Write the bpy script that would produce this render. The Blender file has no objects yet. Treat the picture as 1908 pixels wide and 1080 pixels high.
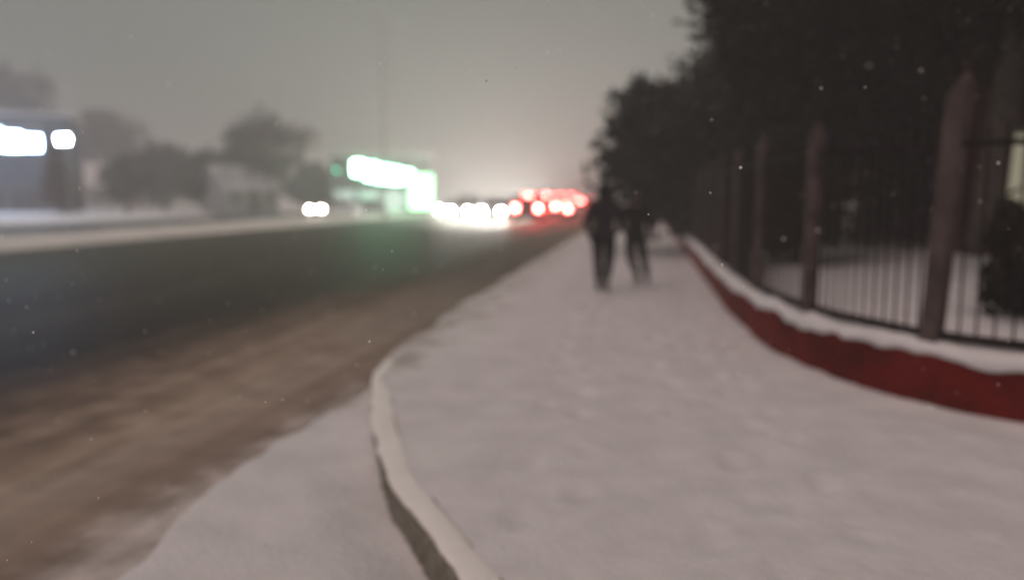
import bpy, bmesh, math, random
from mathutils import Vector, Matrix, noise
random.seed(7)
D = bpy.data
sc = bpy.context.scene
COL = sc.collection
R = math.radians

# ------------------------------------------------------------------ camera
cam_d = D.cameras.new('camera'); cam = D.objects.new('camera', cam_d); COL.objects.link(cam)
cam_d.sensor_width = 36.0; cam_d.lens = 36.0 * 1500 / 1908
cam_d.clip_start = 0.05; cam_d.clip_end = 2000
PITCH, YAW = 6.654, 9.252
cam.location = (0, 0, 1.5)
cam.rotation_euler = (R(90 - PITCH), 0, R(YAW))
cam_d.dof.use_dof = True                       # a hand held phone that focused on the near snow
cam_d.dof.focus_distance = 1.8
cam_d.dof.aperture_fstop = 0.95
sc.camera = cam

# ------------------------------------------------------------------ sky, city glow, exposure
world = D.worlds.new('World'); sc.world = world; world.use_nodes = True
bg = world.node_tree.nodes['Background']
bg.inputs['Color'].default_value = (0.170, 0.184, 0.166, 1)     # low cloud lit by the town
bg.inputs['Strength'].default_value = 1.0
sun_d = D.lights.new('sun', 'SUN'); sun = D.objects.new('sun', sun_d); COL.objects.link(sun)
sun_d.energy = 1.14; sun_d.angle = R(70); sun_d.color = (1.0, 0.69, 0.67)
sun.rotation_euler = (R(28), R(-14), 0)
sc.view_settings.view_transform = 'Standard'; sc.view_settings.look = 'None'
sc.view_settings.exposure = 0.0; sc.view_settings.gamma = 1.0
sc.render.engine = 'CYCLES'
sc.cycles.max_bounces = 6; sc.cycles.diffuse_bounces = 3; sc.cycles.glossy_bounces = 3
sc.cycles.volume_bounces = 1; sc.cycles.transparent_max_bounces = 6
sc.cycles.sample_clamp_indirect = 4.0
sc.cycles.use_denoising = True

# ------------------------------------------------------------------ helpers
F = 1500.0
_th, _ps = R(PITCH), R(YAW)
_f = Vector((-math.sin(_ps)*math.cos(_th), math.cos(_ps)*math.cos(_th), -math.sin(_th)))
_r = Vector((math.cos(_ps), math.sin(_ps), 0)); _u = _r.cross(_f)
def at(px, py, Y):
    """the point at distance Y up the road seen at a pixel of the photograph"""
    d = _f + _r*((px-954)/F) + _u*((540-py)/F)
    t = Y/d.y
    return Vector((d.x*t, Y, 1.5+d.z*t))

def mat(name, col, rough=0.7, col2=None, scale=5.0, bump=0.0, bscale=None, metal=0.0, detail=5, emit=None, estr=0.0, spec=0.5, contrast=(0.35, 0.65)):
    m = D.materials.new(name); m.use_nodes = True
    nt = m.node_tree; b = nt.nodes['Principled BSDF']
    b.inputs['Roughness'].default_value = rough; b.inputs['Metallic'].default_value = metal
    b.inputs['Specular IOR Level'].default_value = spec
    b.inputs['Base Color'].default_value = (*col, 1)
    tc = nt.nodes.new('ShaderNodeTexCoord')
    if col2 is not None:
        n = nt.nodes.new('ShaderNodeTexNoise'); n.inputs['Scale'].default_value = scale; n.inputs['Detail'].default_value = detail
        nt.links.new(tc.outputs['Object'], n.inputs['Vector'])
        cr = nt.nodes.new('ShaderNodeValToRGB')
        cr.color_ramp.elements[0].position = contrast[0]; cr.color_ramp.elements[1].position = contrast[1]
        cr.color_ramp.elements[0].color = (*col, 1); cr.color_ramp.elements[1].color = (*col2, 1)
        nt.links.new(n.outputs['Fac'], cr.inputs['Fac']); nt.links.new(cr.outputs['Color'], b.inputs['Base Color'])
    if bump:
        n2 = nt.nodes.new('ShaderNodeTexNoise'); n2.inputs['Scale'].default_value = bscale or scale*3; n2.inputs['Detail'].default_value = 6
        nt.links.new(tc.outputs['Object'], n2.inputs['Vector'])
        bp = nt.nodes.new('ShaderNodeBump'); bp.inputs['Strength'].default_value = bump; bp.inputs['Distance'].default_value = 0.05
        nt.links.new(n2.outputs['Fac'], bp.inputs['Height']); nt.links.new(bp.outputs['Normal'], b.inputs['Normal'])
    if emit:
        b.inputs['Emission Color'].default_value = (*emit, 1); b.inputs['Emission Strength'].default_value = estr
    return m

def link(name, me, m=None, parent=None, smooth=False, loc=None):
    o = D.objects.new(name, me); COL.objects.link(o)
    if m is not None: me.materials.append(m)
    if parent is not None: o.parent = parent
    if loc is not None: o.location = loc
    if smooth:
        for p in me.polygons: p.use_smooth = True
    return o
def mesh(name, vs, fs, m=None, parent=None, smooth=False, loc=None):
    me = D.meshes.new(name); me.from_pydata([tuple(v) for v in vs], [], fs); me.update()
    return link(name, me, m, parent, smooth, loc)
def from_bm(name, bm, m=None, parent=None, smooth=False, loc=None):
    bmesh.ops.recalc_face_normals(bm, faces=bm.faces)
    me = D.meshes.new(name); bm.to_mesh(me); bm.free()
    return link(name, me, m, parent, smooth, loc)
def empty(name, loc=(0, 0, 0), rz=0.0):
    o = D.objects.new(name, None); COL.objects.link(o); o.location = loc; o.rotation_euler = (0, 0, rz); o.empty_display_size = 0.3
    return o
def tag(o, label=None, cat=None, group=None, kind=None):
    if label: o['label'] = label
    if cat: o['category'] = cat
    if group: o['group'] = group
    if kind: o['kind'] = kind
    return o
def box(bm, x0, x1, y0, y1, z0, z1, bev=0.0):
    b = bmesh.new()
    bmesh.ops.create_cube(b, size=1)
    for v in b.verts:
        v.co = Vector(((x0+x1)/2+v.co.x*(x1-x0), (y0+y1)/2+v.co.y*(y1-y0), (z0+z1)/2+v.co.z*(z1-z0)))
    if bev: bmesh.ops.bevel(b, geom=list(b.edges), offset=bev, segments=2, affect='EDGES', profile=0.5)
    join(bm, b)
def join(bm, b):
    t = D.meshes.new('tmp'); b.to_mesh(t); b.free(); bm.from_mesh(t); D.meshes.remove(t)
def bx(*a, bev=0.0):
    bm = bmesh.new(); box(bm, *a, bev=bev); return bm
def tube(bm, pts, rads, seg=8, cap=True):
    rings = []
    pts = [Vector(p) for p in pts]
    for i, p in enumerate(pts):
        t = (pts[min(i+1, len(pts)-1)] - pts[max(i-1, 0)]).normalized()
        a = t.orthogonal().normalized() if abs(t.z) < 0.9 else Vector((1, 0, 0))
        a = (a - t*a.dot(t)).normalized(); b = t.cross(a)
        rings.append([bm.verts.new(p + (a*math.cos(2*math.pi*k/seg) + b*math.sin(2*math.pi*k/seg))*rads[i]) for k in range(seg)])
    for i in range(len(rings)-1):
        for k in range(seg):
            bm.faces.new((rings[i][k], rings[i][(k+1) % seg], rings[i+1][(k+1) % seg], rings[i+1][k]))
    if cap:
        bm.faces.new(rings[0][::-1]); bm.faces.new(rings[-1])
def loft(bm, rings, cap=True):
    rs = [[bm.verts.new(p) for p in r] for r in rings]; n = len(rs[0])
    for i in range(len(rs)-1):
        for k in range(n): bm.faces.new((rs[i][k], rs[i][(k+1) % n], rs[i+1][(k+1) % n], rs[i+1][k]))
    if cap: bm.faces.new(rs[0][::-1]); bm.faces.new(rs[-1])
def copy_tree(o, parent=None):
    c = o.copy(); COL.objects.link(c)
    if parent is not None: c.parent = parent
    for ch in [x for x in D.objects if x.parent == o]: copy_tree(ch, c)
    return c
def interp(t, tab):
    if t <= tab[0][0]: return tab[0][1]
    for (a, va), (b, vb) in zip(tab, tab[1:]):
        if t <= b:
            k = (t-a)/(b-a); return va + (vb-va)*k
    return tab[-1][1]
def smooth_path(pts, n=8):
    P = [Vector(p) for p in pts]; out = []
    for i in range(len(P)-1):
        p0, p1, p2, p3 = P[max(i-1, 0)], P[i], P[i+1], P[min(i+2, len(P)-1)]
        for k in range(n):
            t = k/n
            out.append(0.5*((2*p1) + (p2-p0)*t + (2*p0-5*p1+4*p2-p3)*t*t + (3*p1-p0-3*p2+p3)*t**3))
    out.append(P[-1]); return out
def N(x, y, z=0.0, s=1.0): return noise.noise(Vector((x*s, y*s, z)))
def sstep(a, b, x):
    t = min(max((x-a)/(b-a), 0), 1); return t*t*(3-2*t)

# ------------------------------------------------------------------ materials
M_snow = mat('snow', (0.76, 0.76, 0.76), 0.75, (0.84, 0.84, 0.84), 3.0, 0.35, 26.0, spec=0.25)
M_pave = mat('pavement_snow', (0.68, 0.68, 0.68), 0.75, (0.77, 0.77, 0.77), 3.0, 0.35, 26.0, spec=0.25)
_nt = M_pave.node_tree; _b = _nt.nodes['Principled BSDF']
_at = _nt.nodes.new('ShaderNodeAttribute'); _at.attribute_name = 'grit'
_mx = _nt.nodes.new('ShaderNodeMix'); _mx.data_type = 'RGBA'; _mx.inputs[7].default_value = (0.30, 0.265, 0.215, 1)
_src = _b.inputs['Base Color'].links[0].from_socket
_nt.links.new(_at.outputs['Fac'], _mx.inputs['Factor']); _nt.links.new(_src, _mx.inputs[6]); _nt.links.new(_mx.outputs[2], _b.inputs['Base Color'])
def set_grit(o, vals):
    a = o.data.attributes.new('grit', 'FLOAT', 'POINT')
    for i, v in enumerate(vals): a.data[i].value = v
M_oldsnow = mat('settled_snow', (0.62, 0.61, 0.56), 0.8, (0.78, 0.77, 0.72), 0.5, 0.3, 12.0, spec=0.2)
M_kerb = mat('kerb_concrete', (0.16, 0.14, 0.11), 0.8, (0.27, 0.25, 0.20), 14.0, 0.5, 60.0)
M_kerbsnow = mat('kerb_ice', (0.88, 0.88, 0.83), 0.6, (0.94, 0.94, 0.90), 6.0, 0.3, 40.0, spec=0.3)
M_redwall = mat('red_painted_masonry', (0.065, 0.008, 0.006), 0.9, (0.165, 0.012, 0.009), 2.2, 0.9, 18.0, spec=0.06, contrast=(0.28, 0.55))
M_steel = mat('dark_fence_steel', (0.014, 0.011, 0.011), 0.85, (0.028, 0.021, 0.020), 9.0, 0.1, spec=0.06)
M_post = mat('weathered_fence_post', (0.075, 0.056, 0.053), 0.9, (0.130, 0.098, 0.094), 5.0, 0.7, 30.0, spec=0.06)
M_bark = mat('bark', (0.045, 0.034, 0.028), 0.9, (0.10, 0.08, 0.065), 8.0, 0.7, 25.0)
M_needle = mat('dark_evergreen_foliage', (0.010, 0.014, 0.009), 0.8, (0.030, 0.038, 0.026), 1.2, spec=0.1)
M_twig = mat('dark_twig_foliage', (0.010, 0.008, 0.007), 0.9, (0.022, 0.015, 0.014), 1.0, spec=0.08)
M_shrub = mat('brown_shrub_foliage', (0.014, 0.011, 0.009), 0.9, (0.035, 0.026, 0.021), 2.0, spec=0.1)
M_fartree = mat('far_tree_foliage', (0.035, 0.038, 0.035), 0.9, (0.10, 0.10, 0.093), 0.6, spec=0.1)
M_fir = mat('reddish_fir_foliage', (0.040, 0.018, 0.026), 0.8, (0.075, 0.036, 0.045), 2.0, spec=0.2)
M_black = mat('black_wool', (0.010, 0.009, 0.010), 0.9, (0.018, 0.016, 0.016), 20.0, 0.3, 120.0, spec=0.2)
M_navy = mat('dark_padded_cloth', (0.012, 0.011, 0.013), 0.75, (0.022, 0.020, 0.022), 12.0, 0.3, 60.0, spec=0.2)
M_skin = mat('skin', (0.45, 0.27, 0.20), 0.6, (0.50, 0.31, 0.24), 20.0)
M_hair = mat('dark_hair', (0.016, 0.012, 0.010), 0.6, (0.03, 0.022, 0.018), 30.0, 0.3)
M_rubber = mat('rubber', (0.018, 0.018, 0.018), 0.8, (0.03, 0.03, 0.03), 20.0)
M_rim = mat('wheel_metal', (0.35, 0.35, 0.36), 0.4, (0.45, 0.45, 0.46), 10.0, metal=0.8)
M_glass = mat('dark_car_glass', (0.02, 0.022, 0.025), 0.08, (0.03, 0.032, 0.035), 3.0)
M_paint = [mat('car_paint_grey', (0.12, 0.12, 0.13), 0.35, (0.16, 0.16, 0.16), 3.0),
           mat('car_paint_black', (0.02, 0.02, 0.022), 0.35, (0.035, 0.035, 0.035), 3.0),
           mat('car_paint_silver', (0.35, 0.35, 0.36), 0.35, (0.42, 0.42, 0.42), 3.0, metal=0.3)]
M_head = mat('headlight_lit', (0.9, 0.9, 0.85), 0.3, emit=(1.0, 0.97, 0.87), estr=2000.0)
M_headdim = mat('headlight_dipped', (0.9, 0.9, 0.85), 0.3, emit=(1.0, 0.86, 0.74), estr=200.0)
M_tail = mat('tail_light_lit', (0.5, 0.03, 0.02), 0.3, emit=(1.0, 0.05, 0.04), estr=330.0)
M_galv = mat('galvanised_steel', (0.22, 0.23, 0.23), 0.5, (0.30, 0.31, 0.31), 6.0, metal=0.6)
M_green = mat('green_sign_lit', (0.3, 0.8, 0.5), 0.4, emit=(0.30, 1.0, 0.56), estr=60.0)
M_green2 = mat('green_panel_lit', (0.3, 0.8, 0.45), 0.4, emit=(0.42, 1.0, 0.52), estr=4.0)
M_gdot = mat('green_lens_lit', (0.1, 0.6, 0.4), 0.4, emit=(0.06, 1.0, 0.55), estr=7.0)
M_lens = mat('dark_lens', (0.03, 0.03, 0.03), 0.3, (0.05, 0.04, 0.04), 5.0)
M_shopwin = mat('shop_window_lit', (0.5, 0.6, 0.55), 0.2, emit=(0.62, 0.80, 0.72), estr=1.0)
M_white = mat('white_sign_lit', (0.8, 0.85, 0.9), 0.4, emit=(0.46, 0.66, 1.0), estr=60.0)
M_flood = mat('floodlight_lit', (0.8, 0.85, 0.9), 0.4, emit=(0.62, 0.78, 1.0), estr=140.0)
M_plaster = mat('grey_plaster', (0.22, 0.24, 0.26), 0.85, (0.30, 0.31, 0.33), 1.5, 0.2)
M_dplaster = mat('dark_blue_cladding', (0.05, 0.065, 0.10), 0.7, (0.08, 0.10, 0.14), 1.0, 0.2)
M_brick = mat('dark_red_brick', (0.040, 0.010, 0.012), 0.9, (0.07, 0.018, 0.020), 3.0, 0.4, 20.0, spec=0.1)
M_wframe = mat('window_frame_paint', (0.30, 0.28, 0.24), 0.6, (0.36, 0.34, 0.30), 8.0)
M_wlit = mat('curtained_window_lit', (0.5, 0.48, 0.36), 0.6, emit=(1.0, 0.93, 0.66), estr=0.20)
M_wdark = mat('unlit_window', (0.03, 0.035, 0.04), 0.12, (0.045, 0.05, 0.055), 3.0)
M_wood = mat('door_paint', (0.07, 0.045, 0.035), 0.6, (0.10, 0.065, 0.05), 6.0)

# road: wet asphalt, slush thrown up at the edges and between the wheel tracks
M_road = D.materials.new('wet_slushy_asphalt'); M_road.use_nodes = True
nt = M_road.node_tree; b = nt.nodes['Principled BSDF']
geo = nt.nodes.new('ShaderNodeTexCoord'); sep = nt.nodes.new('ShaderNodeSeparateXYZ')
nt.links.new(geo.outputs['Object'], sep.inputs[0])
mp = nt.nodes.new('ShaderNodeMapping'); mp.inputs['Scale'].default_value = (1.0, 0.10, 1.0)
nt.links.new(geo.outputs['Object'], mp.inputs['Vector'])
n1 = nt.nodes.new('ShaderNodeTexNoise'); n1.inputs['Scale'].default_value = 0.9; n1.inputs['Detail'].default_value = 6
nt.links.new(mp.outputs['Vector'], n1.inputs['Vector'])
n2 = nt.nodes.new('ShaderNodeTexNoise'); n2.inputs['Scale'].default_value = 3.0; n2.inputs['Detail'].default_value = 8
nt.links.new(geo.outputs['Object'], n2.inputs['Vector'])
ad = nt.nodes.new('ShaderNodeMath'); ad.operation = 'MULTIPLY_ADD'; ad.inputs[1].default_value = 2.4
nt.links.new(n1.outputs['Fac'], ad.inputs[0]); nt.links.new(sep.outputs['X'], ad.inputs[2])
ad2 = nt.nodes.new('ShaderNodeMath'); ad2.operation = 'MULTIPLY_ADD'; ad2.inputs[1].default_value = 0.7
nt.links.new(n2.outputs['Fac'], ad2.inputs[0]); nt.links.new(ad.outputs[0], ad2.inputs[2])
mr = nt.nodes.new('ShaderNodeMapRange'); mr.inputs['From Min'].default_value = -24.0; mr.inputs['From Max'].default_value = 0.0
nt.links.new(ad2.outputs[0], mr.inputs['Value'])
cr = nt.nodes.new('ShaderNodeValToRGB'); e = cr.color_ramp.elements
def stop(x, c):
    p = (x+1.5+24.0)/24.0
    k = cr.color_ramp.elements.new(p); k.color = (*c, 1)
SL, AS, OL = (0.40, 0.342, 0.285), (0.030, 0.025, 0.022), (0.34, 0.34, 0.26)
stop(-2.3, (0.30, 0.245, 0.20)); stop(-2.8, (0.33, 0.275, 0.225)); stop(-3.2, SL); stop(-3.6, (0.37, 0.305, 0.24)); stop(-4.4, (0.20, 0.16, 0.128)); stop(-5.0, (0.085, 0.067, 0.055)); stop(-5.8, AS); stop(-7.0, (0.034, 0.028, 0.025)); stop(-8.0, (0.06, 0.055, 0.045)); stop(-8.8, (0.032, 0.028, 0.024))
stop(-9.6, AS); stop(-10.8, (0.065, 0.072, 0.055)); stop(-12.0, (0.055, 0.066, 0.048)); stop(-14.0, (0.085, 0.103, 0.072)); stop(-16.5, (0.14, 0.155, 0.11)); stop(-18.5, OL)  # green light on the far lanes is put into these stops
cr.color_ramp.elements.remove(cr.color_ramp.elements[0])
nt.links.new(mr.outputs['Result'], cr.inputs['Fac'])
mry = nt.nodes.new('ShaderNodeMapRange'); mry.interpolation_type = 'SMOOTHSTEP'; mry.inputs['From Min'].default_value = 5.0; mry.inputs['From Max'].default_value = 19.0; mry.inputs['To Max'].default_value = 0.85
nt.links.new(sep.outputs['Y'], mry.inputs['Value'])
fd = nt.nodes.new('ShaderNodeMix'); fd.data_type = 'RGBA'; fd.inputs[7].default_value = (0.080, 0.090, 0.066, 1)      # slush thins farther on; green light spill is put into this asphalt colour
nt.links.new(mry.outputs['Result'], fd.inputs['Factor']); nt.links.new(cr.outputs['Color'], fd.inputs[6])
hv = nt.nodes.new('ShaderNodeMix'); hv.data_type = 'RGBA'; hv.blend_type = 'MULTIPLY'; hv.inputs['Factor'].default_value = 0.55
cr2 = nt.nodes.new('ShaderNodeValToRGB'); cr2.color_ramp.elements[0].color = (0.55, 0.52, 0.5, 1); cr2.color_ramp.elements[1].color = (1.25, 1.22, 1.2, 1)
cr2.color_ramp.elements[0].position = 0.3; cr2.color_ramp.elements[1].position = 0.7
nt.links.new(n2.outputs['Fac'], cr2.inputs['Fac'])
nt.links.new(fd.outputs[2], hv.inputs[6]); nt.links.new(cr2.outputs['Color'], hv.inputs[7])
mp3 = nt.nodes.new('ShaderNodeMapping'); mp3.inputs['Scale'].default_value = (5.0, 0.16, 1.0); mp3.inputs['Rotation'].default_value = (0, 0, 0.03)
nt.links.new(geo.outputs['Object'], mp3.inputs['Vector'])
n3 = nt.nodes.new('ShaderNodeTexNoise'); n3.inputs['Scale'].default_value = 1.0; n3.inputs['Detail'].default_value = 5      # ruts drawn out along the lane
nt.links.new(mp3.outputs['Vector'], n3.inputs['Vector'])
cr3 = nt.nodes.new('ShaderNodeValToRGB'); cr3.color_ramp.elements[0].color = (0.42, 0.40, 0.38, 1); cr3.color_ramp.elements[1].color = (1.25, 1.25, 1.25, 1)
cr3.color_ramp.elements[0].position = 0.32; cr3.color_ramp.elements[1].position = 0.62
nt.links.new(n3.outputs['Fac'], cr3.inputs['Fac'])
hv3 = nt.nodes.new('ShaderNodeMix'); hv3.data_type = 'RGBA'; hv3.blend_type = 'MULTIPLY'; hv3.inputs['Factor'].default_value = 0.3
nt.links.new(hv.outputs[2], hv3.inputs[6]); nt.links.new(cr3.outputs['Color'], hv3.inputs[7])
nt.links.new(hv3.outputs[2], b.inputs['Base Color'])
rr = nt.nodes.new('ShaderNodeValToRGB'); rr.color_ramp.elements[0].position = 0.05; rr.color_ramp.elements[0].color = (0.62,)*3+(1,)
rr.color_ramp.elements[1].position = 0.22; rr.color_ramp.elements[1].color = (0.85,)*3+(1,)
nt.links.new(cr.outputs['Color'], rr.inputs['Fac']); nt.links.new(rr.outputs['Color'], b.inputs['Roughness'])
b.inputs['Specular IOR Level'].default_value = 0.05
bp = nt.nodes.new('ShaderNodeBump'); bp.inputs['Strength'].default_value = 0.5; bp.inputs['Distance'].default_value = 0.04
nt.links.new(n2.outputs['Fac'], bp.inputs['Height']); nt.links.new(bp.outputs['Normal'], b.inputs['Normal'])
M_side = mat('wet_side_road', (0.035, 0.037, 0.037), 0.8, (0.07, 0.07, 0.068), 0.6, 0.3, 6.0, spec=0.1)

# ------------------------------------------------------------------ ground, roads, pavement
ZR = -0.12
def grid(name, xs, ys, zf, m, kind='structure', smooth=True):
    vs = [(x, y, zf(x, y)) for y in ys for x in xs]; n = len(xs)
    fs = [(j*n+i, j*n+i+1, (j+1)*n+i+1, (j+1)*n+i) for j in range(len(ys)-1) for i in range(n-1)]
    o = mesh(name, vs, fs, m, smooth=smooth); o['kind'] = kind; return o
def lin(a, b, n): return [a+(b-a)*i/(n-1) for i in range(n)]
def zground(x, y):
    return -0.30 + (0.10*N(x, y, 2.0, 0.06) if abs(x+10) > 30 else 0)
grid('ground', lin(-330, 230, 57), lin(-50, 430, 49), zground, M_oldsnow)
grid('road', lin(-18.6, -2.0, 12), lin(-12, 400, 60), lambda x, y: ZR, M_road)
# snowy verge with its lumpy ploughed bank, then a side road, then open snow
grid('verge', lin(-25.6, -18.3, 30), lin(2, 330, 330), lambda x, y: ZR - 0.05 + 0.13*sstep(-18.4, -19.4, x)*sstep(-25.5, -24.6, x) + 0.07*N(x, y, 1.0, 0.7), M_oldsnow)
grid('side_road', lin(-34.5, -25.2, 6), lin(2, 330, 40), lambda x, y: -0.17, M_side)
grid('snow_field', lin(-150, -33.8, 90), lin(2, 330, 150), lambda x, y: -0.22 + 0.35*sstep(-34, -36.5, x) + 0.10*N(x, y, 3.0, 0.25), M_snow)

KERB = [(1.2, 0.45), (2.0, 0.02), (2.5, -0.36), (2.94, -0.68), (3.42, -0.98), (4.09, -1.36), (4.98, -1.74), (6.17, -2.16), (7.2, -2.40), (8.6, -2.56), (11.9, -2.68), (400, -2.72)]
kp = smooth_path([(x, y, 0) for y, x in KERB[:-1]], 10)
KT = [(p.y, p.x) for p in kp] + [(400, -2.72)]
def xk(y): return interp(y, KT)
WALL = [(8.5, 2.6), (6.6, 3.55), (4.9, 4.45), (3.5, 5.15), (2.56, 5.74), (2.08, 6.14), (1.73, 6.75), (1.46, 7.45), (1.25, 8.58), (1.17, 9.85), (1.13, 11.85), (1.13, 15), (1.13, 22), (1.13, 34), (1.13, 60), (1.13, 95)]
wp = smooth_path([(x, y, 0) for x, y in WALL], 10)
WT = sorted((p.y, p.x) for p in wp)
def xw(y): return interp(y, WT)
rows = []; y = 0.6
while y < 110:
    rows.append(y); y += 0.035 if y < 6 else 0.035*(y/6)**1.3
FEET = []
rf = random.Random(4)
for k in range(46):                                      # trodden line of half filled footprints
    yy = 1.6 + k*0.36
    for lane, ph in ((-0.55, 0), (0.35, 1), (0.75, 0)):
        if rf.random() < 0.8: FEET.append((lane + (0.13 if (k+ph) % 2 else -0.13) + 0.12*math.sin(yy*0.5) + rf.uniform(-.05, .05) + max(0, 2.6-yy)*0.25, yy + rf.uniform(-.08, .08) + lane*0.2, rf.uniform(0.014, 0.036)))
def zsnow(x, y):
    z = 0.030*N(x, y, 0.3, 0.8) + 0.016*N(x, y, 1.7, 2.6) + 0.007*N(x, y, 4.1, 9.0) + 0.003*N(x, y, 7.7, 24.0)
    if y < 19:
        for fx, fy, d in FEET:
            dx, dy = (x-fx)/0.085, (y-fy)/0.16
            q = dx*dx+dy*dy
            if q < 3.2: z -= d*math.exp(-q*1.6) - 0.35*d*math.exp(-(q-1.7)**2*2.0)
    return z
CL = [(rf.uniform(-2.4, 2.2), 2.0 + 12*rf.random()**1.6, rf.uniform(.02, .055), rf.uniform(.008, .03)) for _ in range(130)]     # loose clods
def zfull(x, y):
    z = zsnow(x, y)
    if y < 14.5:
        for cx_, cy_, r_, h_ in CL:
            dx, dy = (x-cx_)/r_, (y-cy_)/r_
            q = dx*dx+dy*dy
            if q < 5: z += h_*math.exp(-q)
    return z
ET = [(4.4, -2.44), (5.4, -2.38), (6.3, -2.24), (7.2, -2.40), (8.6, -2.54), (12, -2.64)]
def snow_edge(y): return interp(y, ET) + 0.08*N(1.0, y, 0.0, 0.8) + 0.05*N(2.0, y, 0.0, 3.0) + 0.22*sstep(4.4, 2.6, y)
def grit(x, y):
    e = snow_edge(y); w = 0.10 + 0.75*sstep(4.5, 10, y)
    d = (x-e)/w + 0.9*N(x, y, 12.0, 2.2) + 0.5*N(x, y, 13.0, 7.0)
    return 0.85*sstep(1.0, -0.3, d)
def edge_drop(x, y):
    e = snow_edge(y); w = 0.11 + 0.2*sstep(5, 11, y)
    return 0.20*sstep(e+w, e-w, x)
vs = []; NX = 130
for y in rows:
    far = sstep(8.7, 9.2, y)
    a, c = (xk(y) + 0.12 - 0.12*sstep(5.9, 6.7, y))*(1-far) - 3.05*far, xw(y) + 0.12
    for i in range(NX):
        x = a + (c-a)*(i/(NX-1))
        z = zfull(x, y) if y < 40 else 0.0
        z -= edge_drop(x, y)
        z += 0.012*sstep(0.35, 0.0, c-0.12-x) - 0.03*sstep(1.2, 0.2, c-0.12-x)
        vs.append((x, y, z))
fs = [(j*NX+i, j*NX+i+1, (j+1)*NX+i+1, (j+1)*NX+i) for j in range(len(rows)-1) for i in range(NX-1)]
pv_ = mesh('pavement', vs, fs, M_pave, smooth=True); pv_['kind'] = 'structure'; set_grit(pv_, [grit(v[0], v[1]) for v in vs])
# the driveway apron below the kerb, under new snow that ends in the slush; farther on it climbs to bury the kerb
rows2 = [y for y in rows if y < 9.3]; NA = 80; vs = []
for y in rows2:
    up = sstep(5.6, 7.0, y)
    c = xk(y) + 0.02 + 0.15*sstep(6.5, 6.7, y); a = -3.15
    for i in range(NA):
        x = a + (c-a)*(i/(NA-1))
        z = (-0.085 + 0.6*zsnow(x*0.9+7, y+40))*(1-up) + zfull(x, y)*up
        z -= edge_drop(x, y)
        z += 0.03*sstep(4.4, 5.2, y)*(1-up)*sstep(0.40, 0.0, c-x) - 0.10*sstep(4.9, 3.9, y)*sstep(0.55, 0.0, c-x) + 0.024*N(0, y, 5.0, 2.0)*sstep(0.3, 0.0, c-x)*(1-up)
        vs.append((x, y, z))
fs = [(j*NA+i, j*NA+i+1, (j+1)*NA+i+1, (j+1)*NA+i) for j in range(len(rows2)-1) for i in range(NA-1)]
pv_ = mesh('driveway', vs, fs, M_pave, smooth=True); pv_['kind'] = 'structure'; set_grit(pv_, [grit(v[0], v[1]) for v in vs])
# kerb stones, chipped and jointed, with icy snow lying along the top
kys = [0.6+0.012*k for k in range(560) if 0.6+0.012*k < 7.3]
def strip(prof):
    vs = []; n = len(prof(kys[0], 0, 0)); L = 0; px = xk(kys[0])
    for y in kys:
        x = xk(y); L += math.hypot(x-px, 0.012); px = x
        t = Vector((xk(y+0.05)-xk(y-0.05), 0.1, 0)).normalized(); nr = Vector((t.y, -t.x, 0))
        for o, z in prof(y, x, L): vs.append(Vector((x, y, 0)) + nr*o + Vector((0, 0, z)))
    fs = [(j*n+i, (j+1)*n+i, (j+1)*n+i+1, j*n+i+1) for j in range(len(kys)-1) for i in range(n-1)]
    return vs, fs
def kprof(y, x, L):
    w = 0.008*N(x, y, 9.0, 5.0) + 0.006*N(x, y, 2.0, 17.0); s = -0.20*sstep(6.1, 7.0, y)
    w += 0.022*math.exp(-((((L+0.35) % 0.8)-0.4)/0.014)**2)         # the joint between two stones
    return [(-0.006+w, -0.30), (-0.004+w*1.3, -0.16), (-0.002+w, -0.035+s), (0.014+w, -0.008+s), (0.03, 0.0+s), (0.15, 0.002+s), (0.15, -0.30)]
kv, kf = strip(kprof)
kerb = mesh('kerb', kv, kf, M_kerb, smooth=True); kerb['kind'] = 'structure'
def cprof(y, x, L):
    a = 0.030*N(x, y, 3.3, 1.6) + 0.018*N(x, y, 5.3, 6.0) + 0.006*N(x, y, 6.1, 20.0) - 0.012
    h = 0.030 + 0.016*N(x, y, 1.3, 2.4) + 0.007*N(x, y, 2.9, 11.0); s = -0.085*sstep(5.7, 7.5, y)
    return [(a+0.024, -0.014+s), (a+0.006, 0.004+s), (a+0.012, h*0.6+s), (a+0.03, h*0.95+s), (0.06+a*.5, h+s), (0.085+a*.4, h*0.85+s), (0.12+a*.3, h*0.4+0.004+s), (0.155+a*.3, -0.002+s), (0.22, -0.04+s)]
cv, cf = strip(cprof)
mesh('snow_cap', cv, cf, M_kerbsnow, parent=kerb, smooth=True)

# yard behind the fence: a snowy bank rising to the trees
def zyard(x, y):
    d = x - xw(min(max(y, 2.6), 95))
    return 0.16 + 0.20*sstep(0.1, 1.5, d) + 0.80*sstep(1.2, 8.5, d)*(1-0.0*y) + 0.05*N(x, y, 6.0, 0.5) + 0.03*N(x, y, 8.0, 1.8)
vs = []; yr = [2.6+0.16*i for i in range(110)] + [20.2+1.2*i for i in range(62)]; NYD = 90
for y in yr:
    c = xw(y) + 0.16
    for i in range(NYD):
        x = c + (70-c)*(i/(NYD-1))**2.2
        vs.append((x, y, zyard(x, y)))
fs = [(j*NYD+i, j*NYD+i+1, (j+1)*NYD+i+1, (j+1)*NYD+i) for j in range(len(yr)-1) for i in range(NYD-1)]
mesh('yard', vs, fs, M_snow, smooth=True)['kind'] = 'structure'

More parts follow.
